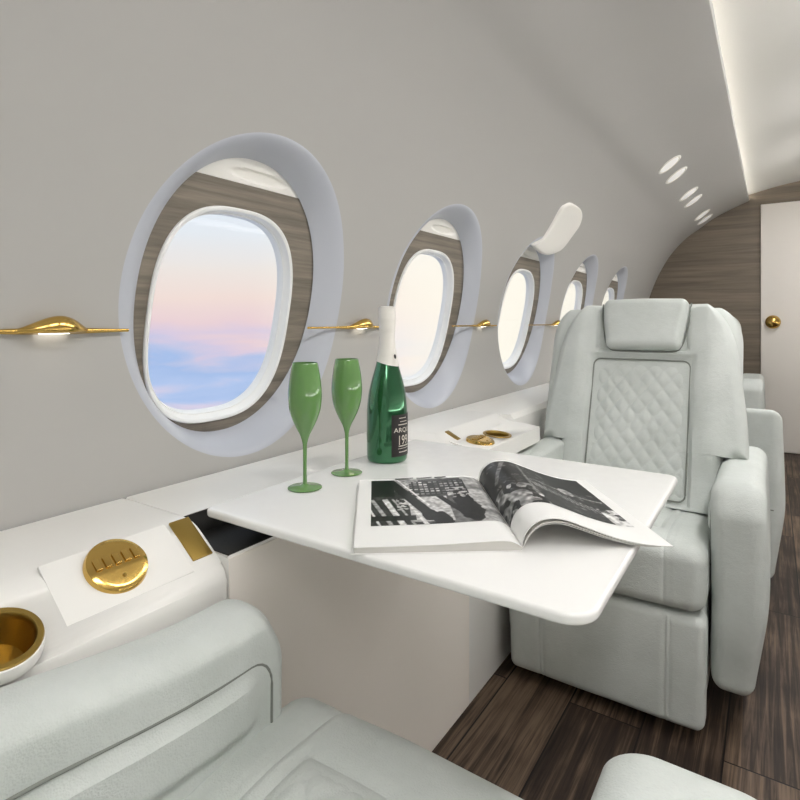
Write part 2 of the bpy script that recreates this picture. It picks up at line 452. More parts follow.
# ------------------------------------------------------------------ windows
XW, TILT = -.953, .21                       # the window unit leans inwards like the wall
IN_HY, IN_HZ, IN_ZC, IN_P = .226, .284, .048, 2.1
def window(num, yc, label):
    w = struct(thing('window_%d' % num, label, 'window', (XW, yc, H))); del w['category']
    n = 128
    ang = [2*pi*k/n for k in range(n)]
    def pw(off, y, z): return (TILT*z+off, y, z-TILT*off)
    # soft-edged reveal running from the wall to the wood panel
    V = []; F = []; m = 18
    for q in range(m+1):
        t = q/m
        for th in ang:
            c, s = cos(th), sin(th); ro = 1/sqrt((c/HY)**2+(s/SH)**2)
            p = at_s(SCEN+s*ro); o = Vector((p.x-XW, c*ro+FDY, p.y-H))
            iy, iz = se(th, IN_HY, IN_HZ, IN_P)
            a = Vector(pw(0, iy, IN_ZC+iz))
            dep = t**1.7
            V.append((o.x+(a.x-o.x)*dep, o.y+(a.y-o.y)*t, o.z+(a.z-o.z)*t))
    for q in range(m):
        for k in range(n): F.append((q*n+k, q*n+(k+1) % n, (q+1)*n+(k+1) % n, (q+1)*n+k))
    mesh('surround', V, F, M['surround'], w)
    # veneer panel, cut straight across at the top, with the glazing opening
    zt = .281; oy, oz, oc, op, dy = .178, .221, .010, 2.75, -.020
    def ring(hy, hz, zc, p, off, clip=None, dy=0):
        out = []
        for th in ang:
            a, b = se(th, hy, hz, p); z = zc+b
            out.append(pw(off, a+dy, z if clip is None else min(z, clip)))
        return out
    R = [ring(IN_HY+.02, IN_HZ+.02, IN_ZC, IN_P, -.003, zt), ring(oy-.003, oz-.003, oc, op, -.003, None, dy), ring(oy-.003, oz-.003, oc, op, -.022, None, dy), ring(IN_HY+.02, IN_HZ+.02, IN_ZC, IN_P, -.022, zt)]
    V = sum(R, []); F = []
    for a, b in ((0, 1), (1, 2), (2, 3), (3, 0)):
        for k in range(n): F.append((a*n+k, a*n+(k+1) % n, b*n+(k+1) % n, b*n+k))
    mesh('wood_panel', V, F, M['veneer'], w)
    # white glazing frame: lip, sloping reveal, seat for the glass
    prof = [(.001, -.024), (.001, .001), (-.001, .003), (-.004, .003), (-.007, .001), (-.011, -.012), (-.013, -.014), (-.0145, -.0135), (-.018, -.030), (-.004, -.034)]
    V = []; F = []
    for (g, x) in prof: V += ring(oy+g, oz+g, oc, op, x, None, dy)
    for i in range(len(prof)):
        j = (i+1) % len(prof)
        for k in range(n): F.append((i*n+k, i*n+(k+1) % n, j*n+(k+1) % n, j*n+k))
    mesh('window_frame', V, F, M['frame'], w)
    # pane
    V = ring(oy-.0155, oz-.0155, oc, op, -.020, None, dy)+ring(oy-.0155, oz-.0155, oc, op, -.024, None, dy); F = [tuple(range(n)), tuple(range(n, 2*n))[::-1]]
    for k in range(n): F.append((k, (k+1) % n, n+(k+1) % n, n+k))
    mesh('glass', V, F, M['glass'], w, smooth=False)
    # pulled-up shade above the veneer with an oval finger recess
    V = []; F = []; nu, nz = 40, 24
    for j in range(nz+1):
        for i in range(nu+1):
            y = -.17+.34*i/nu; z = zt+.0005+.07*j/nz
            e = ((y-.02)/.075)**2+((z-zt-.020)/.012)**2
            V.append(pw(-.004-.006*(1-smoothstep(.75, 1.1, e)), y, z))
    for j in range(nz):
        for i in range(nu): a = j*(nu+1)+i; F.append((a, a+1, a+nu+2, a+nu+1))
    m0 = len(V)
    V += [(x-.014, y, z) for x, y, z in V]
    F += [tuple(q+m0 for q in x)[::-1] for x in F]
    mesh('window_shade', V, F, M['shade'], w)
    return w
wl = ['oval cabin window beside the seat back, behind the frame edge', 'largest oval cabin window, with pink and blue clouds, left of the green glasses',
      'second oval cabin window, behind the champagne bottle', 'third oval cabin window, under the raised white flap', 'small fourth oval window just left of the headrest',
      'smallest, farthest oval window touching the top of the headrest']
for i, y in enumerate(WIN_Y): window(i+1, y, wl[i])

# raised white flap over the third window, lying on the curved wall
fl = [(2.251, .324), (2.33, .309), (2.433, .302), (2.54, .322), (2.612, .352), (2.66, .41), (2.69, .465), (2.66, .505), (2.588, .524), (2.457, .526), (2.40, .510), (2.373, .491), (2.362, .432), (2.336, .367), (2.29, .336)]
pts = [(y, s_of_z(z+H)) for y, z in fl]
pts = [(p.x, p.y) for p in catmull([*pts, pts[0]], 5)][:-1]
cy = sum(p[0] for p in pts)/len(pts); cs = sum(p[1] for p in pts)/len(pts)
V = []; F = []; n = len(pts)
lay = [(0, -.008), (1, -.008), (1, .006), (.97, .011), (.93, .013), (.6, .013), (.3, .013), (0, .013)]
for (sc, off) in lay:
    for (y, s) in pts:
        ss = cs+(s-cs)*sc; p = at_s(ss); nn = n_s(ss)
        V.append((p.x+nn.x*off, cy+(y-cy)*sc, p.y+nn.z*off))
for i in range(len(lay)-1):
    for k in range(n): F.append((i*n+k, i*n+(k+1) % n, (i+1)*n+(k+1) % n, (i+1)*n+k))
o = thing('window_flap', 'white oval flap standing open on the wall above the third window', 'flap', (at_s(cs).x, cy, at_s(cs).y))
mesh('flap_panel', [Vector(p)-Vector(o.location) for p in V], F, M['shade'], o)

# ------------------------------------------------------------------ wall lamps on the gold rail
def wall_lamp(yc, ya, yb, label, body=True):
    s0 = s_of_z(H-.014); w = at_s(s0); x0 = w.x
    t = thing('wall_lamp', label, 'wall lamp', (x0, yc, w.y), group='gold wall lamps along the rail')
    n = 24
    path = []; rad = []
    for k in range(n+1):
        y = ya+(yb-ya)*k/n
        path.append((.007, y-yc, 0)); rad.append(.0028+.0022*math.exp(-((y-yc)/.075)**4))
    v, f = tube(path, rad, 12); mesh('rail', v, f, M['gold'], t)
    if body:
        V = []; F = []; m = 40; q = 20
        for i in range(m+1):
            a = -1+2*i/m; y = a*.055
            e = max(0, 1-abs(a)**2)
            top = .002+.0205*e**1.6*(1+.25*a); out = .008+.030*e**1.2
            for j in range(q):
                th = 2*pi*j/q
                px = out*max(0, sin(th)*.5+.5)**.8; pz = top*cos(th) if cos(th) > 0 else .0045*cos(th)
                V.append((px, y, pz+.001))
        for i in range(m):
            for j in range(q): F.append((i*q+j, i*q+(j+1) % q, (i+1)*q+(j+1) % q, (i+1)*q+j))
        F.append(tuple(range(q))); F.append(tuple(m*q+j for j in range(q))[::-1])
        mesh('lamp_cover', V, F, M['gold'], t)
        v, f = rbox(.003, .013, -.022, .022, -.0040, -.0020, .0009, 2, (2, 2, 1)); mesh('lamp_lens', v, f, M['wlamp'], t)
    return t
wall_lamp(.414, -.0, .534, 'gold leaf-shaped wall lamp left of the largest window, at the photo edge')
wall_lamp(1.185, .98, 1.33, 'gold leaf-shaped wall lamp between the largest window and the bottle')
wall_lamp(1.94, 1.70, 2.07, 'gold leaf-shaped wall lamp between the second and third windows')
wall_lamp(2.80, 2.43, 2.92, 'gold wall lamp on the rail right of the third window, behind the seat')

# ------------------------------------------------------------------ ceiling spots on the curved wall
SPY = [3.147, 3.395, 3.937, 4.18, 4.765, 4.98]
SPL = ['nearest white oval reading spot, upper of the largest pair on the curved wall', 'second white oval reading spot, lower of the largest pair on the curved wall',
       'third white oval reading spot, upper of the middle pair on the curved wall', 'fourth white oval reading spot, lower of the middle pair on the curved wall',
       'fifth white oval reading spot, upper of the smallest pair beside the bulkhead', 'farthest white oval reading spot, right beside the wooden bulkhead']
sm = (s_of_z(H+.772)+s_of_z(H+.846))/2; sh = (s_of_z(H+.846)-s_of_z(H+.772))/2
for y, l in zip(SPY, SPL):
    p = at_s(sm); nn = n_s(sm); tt = Vector((-nn.z, 0, nn.x))
    o = thing('reading_spot', l, 'light', (p.x, y, p.y), group='oval reading spots on the curved wall')
    def oval(lay, rx, ry, n=36):
        V = []; F = []
        for (sc, off) in lay:
            for k in range(n):
                th = 2*pi*k/n; V.append(tt*(rx*sc*cos(th))+Vector((0, ry*sc*sin(th), 0))+nn*off)
        for i in range(len(lay)-1):
            for k in range(n): F.append((i*n+k, i*n+(k+1) % n, (i+1)*n+(k+1) % n, (i+1)*n+k))
        F.append(tuple(range(n))); F.append(tuple((len(lay)-1)*n+k for k in range(n))[::-1])
        return V, F
    V, F = oval([(1, -.004), (1, .002), (.96, .005), (.86, .006), (.80, .003), (.80, .001)], sh*1.02, .062); mesh('bezel', V, F, M['shade'], o)
    V, F = oval([(1, .0012), (.97, .004), (.8, .006), (.5, .0075), (.2, .008)], sh*.80, .049); mesh('lens', V, F, M['spot'], o)

# ------------------------------------------------------------------ side consoles under the windows
CX = -.658
TY0, TY1 = .533, 1.308
LZ = -.303
WB = -.9285                                            # console meets the wall
def seat_prof(K, xf):
    zf = -.29-K*(xf+.757)
    p = [(WB, LZ)]
    kx = -.757+(-.29-LZ)/K; sl = sqrt(1+K*K)
    def bez(a, b, c): return [(a[0]*(1-t)**2+2*b[0]*t*(1-t)+c[0]*t*t, a[1]*(1-t)**2+2*b[1]*t*(1-t)+c[1]*t*t) for t in (0, .2, .4, .6, .8, 1)]
    p += bez((kx-.03, LZ), (kx, LZ), (kx+.022/sl, LZ-.022*K/sl))
    if xf <= CX: p += bez((xf-.016/sl, zf+.016*K/sl), (xf, zf), (xf, zf-.016))
    else: p += [(xf, zf)]
    if xf > CX: p += [(xf, zf-.012), (CX, zf-.03)]
    return p+[(CX, -1), (WB, -1)]
prof_end = [(WB, LZ), (-.765, LZ), (CX, -.341), (CX, -1), (WB, -1)]
prof_table = [(WB, LZ), (-.765, LZ), (-.765, -.341), (CX, -.341), (CX, -1), (WB, -1)]
def slope(K):
    SL = Vector((1, 0, -K)).normalized(); SN = Vector((K, 0, 1)).normalized()
    return SL, SN, Matrix((SL, Vector((0, 1, 0)), SN)).transposed().to_4x4()
SL, SN, SROT = slope(.72)
OX, OZ = -.757, -.29
def use_slope(K, ox, oz):
    global SL, SN, SROT, OX, OZ
    SL, SN, SROT = slope(K); OX, OZ = ox, oz
def slope_pt(q, y): return Vector((OX+SL.x*q, y, H+OZ+SL.z*q))
def place_on_slope(o, base, q, y, off=0):
    o.matrix_local = Matrix.Translation(slope_pt(q, y)+SN*off-base) @ SROT
def console(y0, y1, prof, label, wells=(), mat=None):
    yc = (y0+y1)/2; base = Vector((CX, yc, 0))
    o = thing('side_console', label, 'console', base, group='white side consoles under the windows')
    bm = prism([(x-CX, z+H) for x, z in prof], y0-yc, y1-yc, 'y', .004, 2)
    b = from_bm('console_body', bm, mat or M['white'], o, ang=24)
    for (qw, y) in wells:                                   # sink a round well for the cup holder
        v, f = lathe([(0, .05), (.036, .05), (.036, -.045), (0, -.045)], 48)
        c = mesh('well_cutter', v, f, None); c.matrix_world = Matrix.Translation(slope_pt(qw, y)) @ SROT
        md = b.modifiers.new('well', 'BOOLEAN'); md.object = c; md.operation = 'DIFFERENCE'; md.solver = 'EXACT'
        bpy.context.view_layer.update()
        me = bpy.data.meshes.new_from_object(b.evaluated_get(bpy.context.evaluated_depsgraph_get()))
        b.modifiers.clear(); b.data = me; bpy.data.objects.remove(c)
    return o, base
def controls(con, base, yd, yp, yu, qd, qu, qp, sgn, wp=.0165, hp=.085, cut=0, cuo=0):
    # faintly raised control plate around the disc
    v, f = rbox(-.038, .050, -hp, hp, -.004, .0007, .0006, 2, (1, 1, 1))
    pl = mesh('control_plate', v, f, M['white'], con); place_on_slope(pl, base, qd, yd+.005*sgn)
    v, f = lathe([(0, .0085), (.004, .0085), (.008, .0085), (.012, .0085), (.018, .0085), (.024, .0085), (.030, .0084), (.034, .0082), (.038, .0065), (.0395, .003), (.0395, -.004), (0, -.004)], 64)
    v = [(x, y, z-(.16*max(0, x-.007) if z > 0 else 0)) for x, y, z in v]
    di = mesh('control_disc', v, f, M['gold'], con); place_on_slope(di, base, qd, yd, .0022)
    for k in range(5):
        bv, bf = rbox(-.0085, .0085, -.0040, .0040, -.001, .0026, .0012, 3, (1, 1, 1))
        b = mesh('button', bv, bf, M['gold'], di); b.location = (-.005, (k-2)*.0125, .0085)
    bv, bf = lathe([(0, .002), (.0018, .0018), (.0024, .0008), (.0024, 0)], 16); b = mesh('button', bv, bf, M['goldb'], di); b.location = (.020, 0, .0065)
    if yp is not None:
      v, f = rbox(-.036, .036, -wp, wp, -.002, .0018, .001, 2, (1, 1, 1))
      st = mesh('gold_plate', v, f, M['goldb'], con); place_on_slope(st, base, qp, yp, .0005)
    v, f = lathe([(.0355, -.0005), (.041, -.0005), (.0415, .0015), (.0405, .003), (.035, .003), (.0338, .0015), (.0335, -.006), (.0325, -.03), (.030, -.038), (0, -.039)], 48)
    cu = mesh('cup_holder', v, f, M['goldb'], con);
    if cut:
        v, f = lathe([(.0400, .0005), (.0425, -.0008), (.0432, -.005), (.0435, -.010), (.0435, -.016)], 48); mesh('collar', v, f, M['white'], cu)
    cu.matrix_local = Matrix.Translation(slope_pt(qu, yu)+SN*cuo-base) @ SROT @ Matrix.Rotation(cut, 4, 'Y')
c1, b1 = console(YB, TY0-.0005, seat_prof(.72, CX), 'white side console left of the table, with large gold control disc and cup holder', wells=((.090, .252),))
controls(c1, b1, .398, .511, .252, .053, .090, .052, 1, cut=radians(-13), cuo=.0095)
S0Y, S1Y = TY0+.001, 1.205
c2, b2 = console(S0Y, S1Y, prof_table, 'white console section under the table, with a dark open table slot')
from_bm('console_end', prism([(x-CX, z+H) for x, z in prof_end], S1Y-b2.y, TY1-b2.y, 'y', .001, 1), M['white'], c2, ang=30)
v, f = rbox(-.001, .0015, S0Y-b2.y+.001, TY1-b2.y-.001, .002, H-.345, .0008, 1, (1, 1, 1)); mesh('front_panel', v, f, M['warm_bounce'], c2, smooth=False)  # thin sheet added to carry the warm bounce light as colour
v, f = rbox(-.1065, -.001, S0Y+.001-b2.y, S1Y-.001-b2.y, H-.3415, H-.3395, .0005, 1, (1, 1, 1)); mesh('slot_lining', v, f, M['dark'], c2, smooth=False)
v, f = rbox(-.1075, -.1055, S0Y+.001-b2.y, S1Y-.001-b2.y, H-.3395, H-.304, .0005, 1, (1, 1, 1)); mesh('slot_lining', v, f, M['dark'], c2, smooth=False)
v, f = rbox(-.104, -.088, -.20, .20, H-.3395, H-.3095, .003, 2, (1, 1, 1)); mesh('slot_rail', v, f, M['dark'], c2, smooth=False)
use_slope(.08, -.72, -.323)                          # the facing seat's console dips to a nearly level shelf
far_prof = [(WB, LZ), (-.768, LZ), (-.760, -.3035), (-.724, -.3205), (-.716, -.3233), (-.612, -.3316), (-.610, -.376), (CX, -.385), (CX, -1), (WB, -1)]
c3, b3 = console(TY1+.0005, 1.715, far_prof, 'white side console behind the bottle, with two small gold ovals', wells=((.056, 1.501),))
controls(c3, b3, 1.385, None, 1.501, .0576, .056, 0, -1, hp=.058)
use_slope(.48, -.76, -.3032)
v, f = rbox(-.022, .022, -.010, .010, -.002, .0018, .001, 2, (1, 1, 1))
st = mesh('gold_plate', v, f, M['goldb'], c3); place_on_slope(st, b3, .027, 1.362, .0005)
c4, b4 = console(1.717, YF-.002, [(WB, LZ), (-.715, LZ), (-.70, LZ-.015), (-.70, -1), (WB, -1)], 'plain narrow white side console at the far end, behind the facing seat')

# ------------------------------------------------------------------ folding table
TZ = H-.29
tb = thing('folding_table', 'white rectangular fold-out cabin table with rounded corners, carrying the bottle', 'table', (-.44, .857, TZ-.018))
v, f = slab(-.737+.44, -.146+.44, .550-.857, 1.166-.857, (.022, .010, .014, .034), .005, .018, .0045); mesh('tabletop', v, f, M['table'], tb)
bmh = prism(round_rect(-.28, -.10, -.25, .25, .01, 3), -.008, .005, 'z', .002, 2); from_bm('hinge_plate', bmh, M['dark'], tb)
v, f = rbox(-.290, -.24, -.22, .22, -.0285, -.006, .004, 2, (1, 1, 1)); mesh('support_rail', v, f, M['dark'], tb)

# ------------------------------------------------------------------ cabin seats
def quilt(x, y, p=.042, q=.052):
    return sqrt(abs(sin(pi*(x/p+y/q))*sin(pi*(x/p-y/q))))
def wob(p, a=.002, s=9):
    return a*noise.noise(Vector(p)*s)
def seat(name, label, x0, y0, rz, wall, aw, up=0.0, lean=0.0, inw=.035, rise=.0, bdx=.02, armz=.61, aaw=.112, inall=False, ayo=0.0, hdx=.006, hw=.246, wing=.310, shx=0., seam=False):
    """local frame: faces -y, origin on the floor under the front edge; wall = side (-1/+1) of the window wall"""
    t = thing(name, label, 'seat', (x0, y0, 0), rz, group='pale leather cabin seats')
    W = hw
    stitch = (-.155, .158)
    def groove(x, d=.0035, w=.0045):
        return sum(d*math.exp(-((x-a)/w)**2)+d*.7*math.exp(-((x-a-.011)/(w*.6))**2) for a in stitch)
    # hidden swivel pedestal
    v, f = rbox(-.17, .17, .12, .50, 0, .15, .03, 3, (2, 2, 2)); mesh('pedestal', v, f, M['pedestal'], t)
    # folded leg rest in front
    def fl(p):
        d = smoothstep(.03, 0, p.y)
        return (p.x*(1-.015*smoothstep(.25, .04, p.z)), p.y+d*(groove(p.x)-.008*cos(p.x/W*1.4)*sin(pi*min(1, max(0, (p.z-.04)/.26))))+wob(p, .002), p.z)
    v, f = rbox(-W, W, 0, .075, .030, .300, .022, 6, (90, 2, 14), fl); mesh('leg_rest', v, f, M['leather'], t)
    # plinth body between the arms
    v, f = rbox(-W+.006, W-.006, .06, .56, .07, .312, .02, 3, (4, 4, 4)); mesh('seat_base', v, f, M['leather'], t)
    # seat cushion
    def fc(p):
        top = smoothstep(.44, .465, p.z); fr = smoothstep(.03, -.005, p.y)
        puff = .016*cos(p.x/W*1.45)*sin(pi*min(1, max(0, (p.y+.02)/.46)))
        z = p.z+top*(puff-groove(p.x, .004)*smoothstep(.38, .30, p.y)-.022*smoothstep(.05, .4, p.y))
        e = max(abs(p.x)/.135, abs(p.y-.235)/.14)
        if top > .5 and e < 1.12: z += -.006*math.exp(-((e-1)/.05)**2)
        y = p.y+fr*(groove(p.x)-.012*cos(p.x/W*1.3))
        return (p.x, y, z+wob(p, .003, 7))
    v, f = rbox(-W, W, -.006, .43, .306, .467, .038, 6, (90, 50, 4), fc); mesh('seat_cushion', v, f, M['leather'], t)
    # quilted inset of the cushion
    V = []; F = []; nx, ny = 64, 48
    for j in range(ny+1):
        for i in range(nx+1):
            x = -.128+.256*i/nx; y = .105+.25*j/ny
            e = max(abs(x)/.128, abs(y-.23)/.125); r = (1-e**14)
            z = .4665+.016*cos(x/W*1.45)*sin(pi*(y+.02)/.46)-.022*smoothstep(.05, .4, y)
            V.append((x, y, z-.006+.008*r+r*.005*quilt(x, y)))
    for j in range(ny):
        for i in range(nx): a = j*(nx+1)+i; F.append((a, a+1, a+nx+2, a+nx+1))
    mesh('quilted_inset', V, F, M['leather'], t)
    # leaning back: b runs up the lean, n points to the sitter
    fy, fz = .335+lean*.40, .45
    ty, tz = .545+lean, 1.062
    ax = Vector((0, ty-fy, tz-fz)); Lb = ax.length; ax.normalize(); nn = Vector((0, -ax.z, ax.y))
    def B(x, b, n): return Vector((x+bdx, fy, fz))+ax*b+nn*n
    def halfw(b):
        w = wing
        w -= .010*smoothstep(.2, Lb, b)
        k = (b-(Lb-.20))/.20
        if k > 0: w = w-.115*(1-sqrt(max(0, 1-k**2.4)))
        return w
    def cushion_shape(name, hwf, n0, n1, rim, front, nb=80, nx=72, b0=0., b1=None, mat=M['leather'], wing0=False, sx=0.):
        b1 = b1 if b1 is not None else Lb
        V = []; F = []; st = []
        bs = [b0+(b1-b0)*(.5-.5*cos(pi*j/nb)) for j in range(nb+1)]
        us = [sin(pi/2*(-1+2*i/nx)) for i in range(nx+1)]
        for side in (0, 1):
            g = []
            for b in bs:
                row = []
                w = hwf(b)
                for u in us:
                    x = u*w
                    d = min(w-abs(x), (b1-b)*1.0+.0001, (b-b0)+(.02 if not wing0 else max(0, (.262-abs(x))*1.2)))
                    k = min(1, max(0, d/rim)); prof = sqrt(max(0, 1-(1-k)**2))
                    mid = (n0+n1)/2
                    n = mid+(n1-mid)*prof if side == 0 else mid-(mid-n0)*prof
                    if side == 0 and front: n += front(x, b)*min(1, k*1.2)
                    row.append(len(V)); V.append(B(x+sx, b, n))
                g.append(row)
            st.append(g)
            for j in range(nb):
                for i in range(nx): F.append((g[j][i], g[j][i+1], g[j+1][i+1], g[j+1][i]))
        a, c = st
        for j in range(nb):
            F.append((a[j][0], a[j+1][0], c[j+1][0], c[j][0])); F.append((a[j][nx], a[j+1][nx], c[j+1][nx], c[j][nx]))
        for i in range(nx):
            F.append((a[0][i], a[0][i+1], c[0][i+1], c[0][i])); F.append((a[nb][i], a[nb][i+1], c[nb][i+1], c[nb][i]))
        return mesh(name, V, F, mat, t)
    def shellw(b):
        k = (b-(Lb-.13))/.13
        return wing-.012-(.085*(1-sqrt(max(0, 1-k**2.4))) if k > 0 else 0)
    def fw(b):
        return halfw(b-.004)-.010-.030*smoothstep(.16, Lb*.97, b)
    WB0 = .160
    QX, QB0, QB1 = .145, .02, .445
    def fb(x, b):
        e = max(abs(x)/QX, abs(b-(QB0+QB1)/2)/((QB1-QB0)/2))
        z = -.012*smoothstep(1.10, 1.02, e)
        bol = .016*math.exp(-((abs(x)-.200)/.05)**2)*smoothstep(.08, .2, b)
        hr = -.010*smoothstep(1.06, .98, max(abs(x)/.135, abs(b-.560)/.085))
        return z+bol+hr+wob((x, b, 0), .004, 6)
    cushion_shape('back_shell', shellw, -.13, -.008, .035, None, 60, 40, b0=WB0, wing0=True, sx=shx)
    cushion_shape('lower_back', lambda b: min(.238, W-.008), -.11, .028, .025, fb, 40, 60, 0., .30)
    cushion_shape('backrest', fw, -.06, .030, .03, fb, 110, 90, WB0+.004, Lb-.004, wing0=True)
    # quilted panel with piping round it
    V = []; F = []; nx, ny = 78, 100
    for j in range(ny+1):
        for i in range(nx+1):
            x = QX*.975*(-1+2*i/nx); b = QB0+.004+(QB1-QB0-.008)*j/ny
            ex = abs(x)/(QX*.975); eb = abs(b-(QB0+QB1)/2)/((QB1-QB0)/2-.004)
            r = 1-max(ex, eb)**16
            V.append(B(x, b, .0115+r*(.007+.0045*quilt(x, b-QB1, .047, .062))))
    for j in range(ny):
        for i in range(nx): a = j*(nx+1)+i; F.append((a, a+1, a+nx+2, a+nx+1))
    mesh('quilted_panel', V, F, M['leather'], t)
    loop = [B(x, b, .0225) for x, b in round_rect(-QX, QX, QB0, QB1, .022, 6)]
    v, f = tube(loop, .0024, 8, closed=True); mesh('piping', v, f, M['piping'], t)
    # headrest: wider at the top, rounded below
    def fh(p):
        x, n, b = p.x, p.y, p.z
        k = smoothstep(.06, -.09, b)
        return B(x*(1-.13*k)+hdx, b+.560+.012*(1-(x/.14)**2)*0, n+.010*cos(x/.13*1.4)*smoothstep(.02, .05, n)+wob((x, b, 1), .003, 8))
    v, f = rbox(-.130, .130, .005, .060, -.086, .086, .024, 6, (24, 4, 16), fh)
    # round the two lower corners
    hd = mesh('headrest', v, f, M['leather'], t)
    hl = [B(x*(1-.13*smoothstep(.06, -.09, b))*1.01+hdx, b+.560, .030) for x, b in [(-.134, .075), (-.134, .02), (-.134, -.03), (-.130, -.062), (-.115, -.083), (-.09, -.089), (0, -.091), (.09, -.089), (.115, -.083), (.130, -.062), (.134, -.03), (.134, .02), (.134, .075)]]
    v, f = tube([tuple(p) for p in catmull(hl, 5)], .0024, 8); mesh('piping', v, f, M['piping'], hd)
    # arms
    RISE = rise
    for sd in (-1, 1):
        iswall = sd == wall
        th = aw if iswall else aaw
        rear = .62+lean
        def fa(p, sd=sd, iswall=iswall, th=th, rear=rear):
            x, y, z = p
            k = max(0, (z-.10)/.50)
            rise = (RISE*smoothstep(.15, .45, y)+up*smoothstep(.42, .70, y))
            z2 = z+(rise+armz-.60)*smoothstep(.35, .58, z)
            # front leans back below and rolls over on top
            fr = smoothstep(.16, .06, y)
            y2 = y-(.022*fr if inall and not iswall else 0)+fr*(.02*smoothstep(.30, .10, z)+.030*smoothstep(.52, .60, z))
            o = (x-W-.003)/th if sd > 0 else (-x-W-.003)/th       # 0 inner .. 1 outer
            dx = 0
            if not iswall: dx = -.022*o*smoothstep(.40, .10, z)+.010*o*sin(pi*min(1, k))-(inw*1.1*(1-o) if inall else 0)
            else: dx = -inw*(1-o)*(1 if inall else smoothstep(.46, .50, z))
            dx -= .010*(1-smoothstep(.522, .532, z))*smoothstep(.47, .48, z)*smoothstep(.10, .13, y)*max(0, 1-3*o)
            return (x+sd*dx+wob(p, .002, 8), y2, z2)
        xa, xb = sorted((sd*(W+.003), sd*(W+.003+th)))
        v, f = rbox(xa, xb, .055+ayo, rear, .10, .60, .034 if not iswall else min(.028, th*.45), 6, (10, 44, 70), fa)
        am = mesh('armrest', v, f, M['leather'], t)
        # piped panel on the inner face of the arm
        xi = sd*(W+.003) + (-sd*inw if iswall else 0)
        zo = .540; ya = .092+ayo; rc = .035
        pth = [(ya, .40+(zo-rc-.40)*k/6) for k in range(7)]+[(ya+rc-rc*cos(radians(15*k)), zo-rc+rc*sin(radians(15*k))) for k in range(1, 7)]
        pth += [(ya+rc+(rear-.12-ya-rc)*k/14, zo) for k in range(1, 15)]
        fine = [(xi+sd*.0004, y, z+(armz-.60)*smoothstep(.35, .58, z)+RISE*smoothstep(.15, .45, y)*smoothstep(.35, .58, z)) for y, z in pth]
        if seam and not iswall:
            sm_ = [(W+.02+(th-.04)*k/8, rear+.0003, .354) for k in range(9)]
            v, f = tube([(sd*x, y, z) for x, y, z in sm_], .0022, 8); mesh('seam', v, f, M['piping'], am)
        v, f = tube(fine, .0021, 8); mesh('piping', v, f, M['piping'], am)
    return t
seat('cabin_seat', 'pale leather cabin seat facing the camera behind the table, with quilted back', -.374, 1.472, 0, -1, .028, inw=.055, shx=-.018)
seat('cabin_seat', 'pale leather cabin seat in the foreground, cropped by the bottom edge', -.338, .60, pi, 1, .060, lean=.30, inw=.036, inall=True, rise=.03, armz=.622, ayo=-.010, bdx=-.03)
seat('cabin_seat', 'pale leather cabin seat seen from behind, right of the seat with the quilted back', -.440, 2.915, pi, 1, .03, up=.125, inw=.0, bdx=0, hdx=0, aaw=.25, hw=.215, wing=.25, seam=True)
seat('cabin_seat', 'far pale leather cabin seat near the door, only its armrest top showing', -.430, 4.40, 0, -1, .03, inw=.0, bdx=0, hdx=0, aaw=.147, hw=.23, wing=.25)

# ------------------------------------------------------------------ champagne bottle
BX, BY = -.675, .960
bt = thing('champagne_bottle', 'dark green champagne bottle with white foil neck and black label on the table', 'bottle', (BX, BY, TZ))
prof = [(0, .004), (.028, .003), (.036, 0), (.040, .001), (.0425, .005), (.043, .012), (.0432, .06), (.0430, .100), (.0420, .118), (.0395, .139), (.0362, .155), (.0322, .171), (.0270, .189), (.0226, .205), (.0190, .222), (.0165, .240), (.0150, .258), (.0142, .275), (.0142, .30), (0, .30)]
pp = [prof[0], prof[1], prof[2], prof[3], prof[4], prof[5]]+[(p.x, p.y) for p in catmull(prof[6:18], 5)]+prof[18:]
v, f = lathe(pp, 72); mesh('bottle_glass', v, f, M['bottle'], bt)
cam2 = Vector((-BX, -BY, 0)).normalized(); rgt = Vector((cam2.y*-1, cam2.x, 0))
rgt = Vector((-cam2.y, cam2.x, 0))
if rgt.x*cos(radians(33.8))+rgt.y*sin(radians(33.8)) < 0: rgt = -rgt
def rad_at(z):
    for a, b in zip(pp[:-1], pp[1:]):
        if a[1] <= z <= b[1] and b[1] > a[1]: return a[0]+(b[0]-a[0])*(z-a[1])/(b[1]-a[1])
    return .043
def on_bottle(phi, z, off): return (cam2*cos(phi)+rgt*sin(phi))*(rad_at(z)+off)+Vector((0, 0, z))
